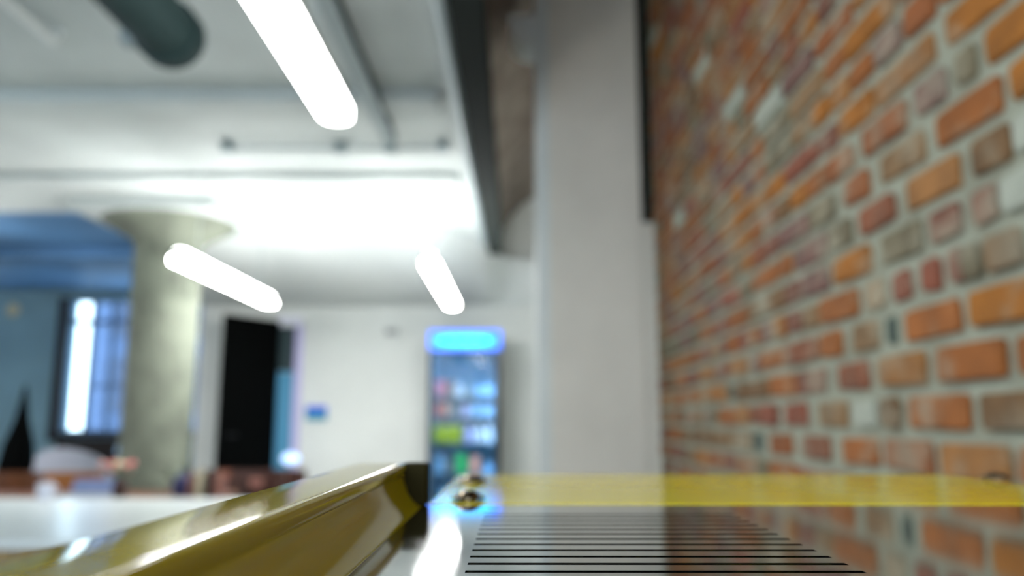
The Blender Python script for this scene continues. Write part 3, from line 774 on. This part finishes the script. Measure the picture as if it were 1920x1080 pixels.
v = thing('potted_plant', 'grey green leafy plant in a small pot right of the flower vase', 'plant', (on2(310), T2Y + .54, th2))
MB().lathe([(.04, 0), (.055, .07), (.06, .075), (.05, .075), (.045, .06)], n=16).build('pot', M['c_grey'], v, smooth=True)
leafy(v, 18, (0, 0, .06), .20, M['leaf_grey'], random.Random(4), .045)
v = thing('desk_bag', 'dark blue soft bag standing beside the grey green plant', 'bag', (on2(345), T2Y + .33, th2))
MB().box(-.045, .045, -.05, .05, 0, .12, bevel=.025, seg=3).build('bag_body', M['c_navy'], v, smooth=True)
MB().tube([(-.025, 0, .115), (-.02, 0, .15), (.02, 0, .15), (.025, 0, .115)], .005, 8).build('handle', M['c_blue'], v, smooth=True)
v = thing('laptop', 'blue grey open laptop lying low on the table beyond the lilac cup', 'laptop', (on2(185), T2Y + .2, th2))
MB().box(-.15, .15, -.1, .1, 0, .015, bevel=.004).build('laptop_base', M['c_grey'], v)
MB().box(-.15, .15, -.005, .005, 0, .10, bevel=.003).xf(Matrix.Translation((0, .105, .012)) @ Matrix.Rotation(-.5, 4, 'X')).build('screen_lid', mat('laptop_lid', (122, 136, 176), .4), v)
for i, (px, m_, lb) in enumerate(((372, 'c_rose', 'rose coloured book'), (388, 'c_cream', 'cream coloured book'), (404, 'leather', 'dark brown book'), (418, 'c_terracotta', 'terracotta coloured book'))):
    b_ = thing('book', lb + ' standing upright on the far wooden table', 'book', (on2(px) , T2Y + .3, th2), 0, 'books on the far wooden table')
    wd = .034
    MB().box(-wd / 2, -wd / 2 + .003, -.07, .07, 0, .14 + .01 * (i % 3)).build('cover', M[m_], b_); MB().box(wd / 2 - .003, wd / 2, -.07, .07, 0, .14 + .01 * (i % 3)).build('cover', M[m_], b_)
    MB().box(-wd / 2, wd / 2, -.073, -.07, 0, .14 + .01 * (i % 3)).build('spine', M[m_], b_)
    MB().box(-wd / 2 + .003, wd / 2 - .003, -.068, .067, .003, .136).build('pages', M['c_cream'], b_)
# small cream wall light
q = at(22, 580, Y=YF - .04)
o = thing('wall_light', 'small round cream wall light high on the grey blue wall', 'lamp', (q.x, YF, q.z))
MB().lathe([(.09, 0), (.09, .02), (.06, .05), (.02, .06)], n=20).xf(Matrix.Rotation(math.pi / 2, 4, 'X')).build('light_cover', M['c_cream'], o, smooth=True)
MB().lathe([(.11, 0), (.11, .012)], n=20).xf(Matrix.Rotation(math.pi / 2, 4, 'X')).build('back_plate', M['teal'], o)

# ------------------------------------------------------------------ yellow case the camera rests on
h = .016
case = thing('equipment_case', 'glossy yellow metal case with a slotted polished steel top in the foreground', 'case', (0, 0, HC - h))
# local z = 0 is the steel surface; metres, small thing
X0, X1 = -.0175, .125
YN = -.06
yE = at(1100, 946, z=-h).y          # far edge of the steel plate
yY = at(1100, 890, z=-h).y          # far edge of the yellow rim
sx0 = at(872, 1072, z=-h).x; sx1 = at(1632, 1077, z=-h).x
pitch = .00475; sw_ = .0014
y_first = at(1100, 1072, z=-h).y
ys = []
y = y_first
while y + pitch < at(1100, 962, z=-h).y: y += pitch
while y > .022: ys.append(y); y -= pitch
pm = MB(); T = .0008
pm.box(X0, sx0, YN, yE, -T, 0); pm.box(sx1, X1, YN, yE, -T, 0)
edges = [yE] + [e for y in ys for e in (y + sw_ / 2, y - sw_ / 2)] + [YN]
for a, b in zip(edges[0::2], edges[1::2]): pm.box(sx0, sx1, b, a, -T, 0)
pm.build('slotted_plate', M['steel'], case)
MB().box(X0 - .0036, X1, YN, yY - .001, -.10, -.012).build('case_body', M['yellow'], case)
MB().box(sx0 - .002, sx1 + .002, .0, yE - .004, -.0118, -.011).build('inner_tray', M['black'], case)
MB().box(X0 + .001, X1, yE + .0001, yY, -.012, .0001).build('yellow_rim', M['yellow'], case)
MB().box(X1 - .002, X1, YN, yE, -.012, -.0009).build('side_wall', M['yellow'], case)
# raised side rail
zr = .0091
yR1 = at(770, 943, z=-h).y
yR1 = .1585
prof = [(-.0300, -.10), (-.0300, .0066), (-.0297, .0075), (-.0291, .0080), (-.0255, .0080), (-.0222, .0080)] + [(-.0216 + .0010 * math.cos(math.radians(t)), .0070 + .0010 * math.sin(math.radians(t))) for t in (90, 78, 66, 54, 42, 30, 15, 0)] + [(-.0206, .0062), (-.0209, .0058),
        (-.0207, .0045), (-.0200, .0025), (-.0190, .0011), (-.0180, .0002), (-.0174, 0.0), (-.0174, -.0118), (-.0216, -.0121), (-.0216, -.10)]
rl = MB()
rings = []
for y, s_e in [(YN, 0), (yR1 - .012, 0), (yR1 - .003, .0002), (yR1 - .001, .0006), (yR1, .0016)]:
    rings.append([rl.bm.verts.new((a, y, min(b, .0081 - s_e) if b > 0 else b)) for a, b in prof])
for A, B in zip(rings, rings[1:]):
    for k in range(len(prof)): rl.bm.faces.new((A[k], A[(k + 1) % len(prof)], B[(k + 1) % len(prof)], B[k]))
rl.bm.faces.new(rings[0]); rl.bm.faces.new(rings[-1][::-1])
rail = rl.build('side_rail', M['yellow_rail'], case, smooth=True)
wn = rail.modifiers.new('weighted', 'WEIGHTED_NORMAL'); wn.keep_sharp = True; wn.weight = 90
MB().box(-.0215, -.0165, yR1 - .0055, yR1 + .0002, 0.0001, .0079, bevel=.0007, seg=3).build('corner_block', M['yellow_shade'], case, smooth=True)  # yellow corner wall turned from the light, coloured dark for its shade
# dome screws
def screw(px, py, r=.0030):
    p = at(px, py, z=-h + .0004)
    s = MB().lathe([(r * 1.35, 0), (r * 1.35, .0004), (r, .0006), (r * .95, .0008), (r * .72, .0012), (r * .4, .0015), (r * .38, .0009), (.0001, .0009)], n=24, cap=False).build('screw', M['screw'], case, smooth=True, loc=(p.x, p.y, .0004))
    return s
screw(878, 935, .0025); screw(886, 902, .0028); screw(1868, 896, .0028)

# counter the case stands on
zc_ = HC - h - .10 - .006
ct = thing('bar_counter', 'tall wooden counter under the yellow case, hidden below the frame', 'counter', (0, 0, 0))
MB().box(-.10, XR - .03, -.9, .27, zc_ - .03, zc_, bevel=.003).build('counter_top', M['ply'], ct)
MB().box(-.07, XR - .05, -.85, .22, .08, zc_ - .03).build('cabinet', M['ply'], ct)
MB().box(-.04, XR - .08, -.8, .18, 0, .08).build('plinth', M['black'], ct)
for x in (-.012, .11):
    for y in (-.045, .2):
        MB().lathe([(.006, -.106), (.005, -.10)], x, y, 12).build('rubber_foot', M['black'], case)
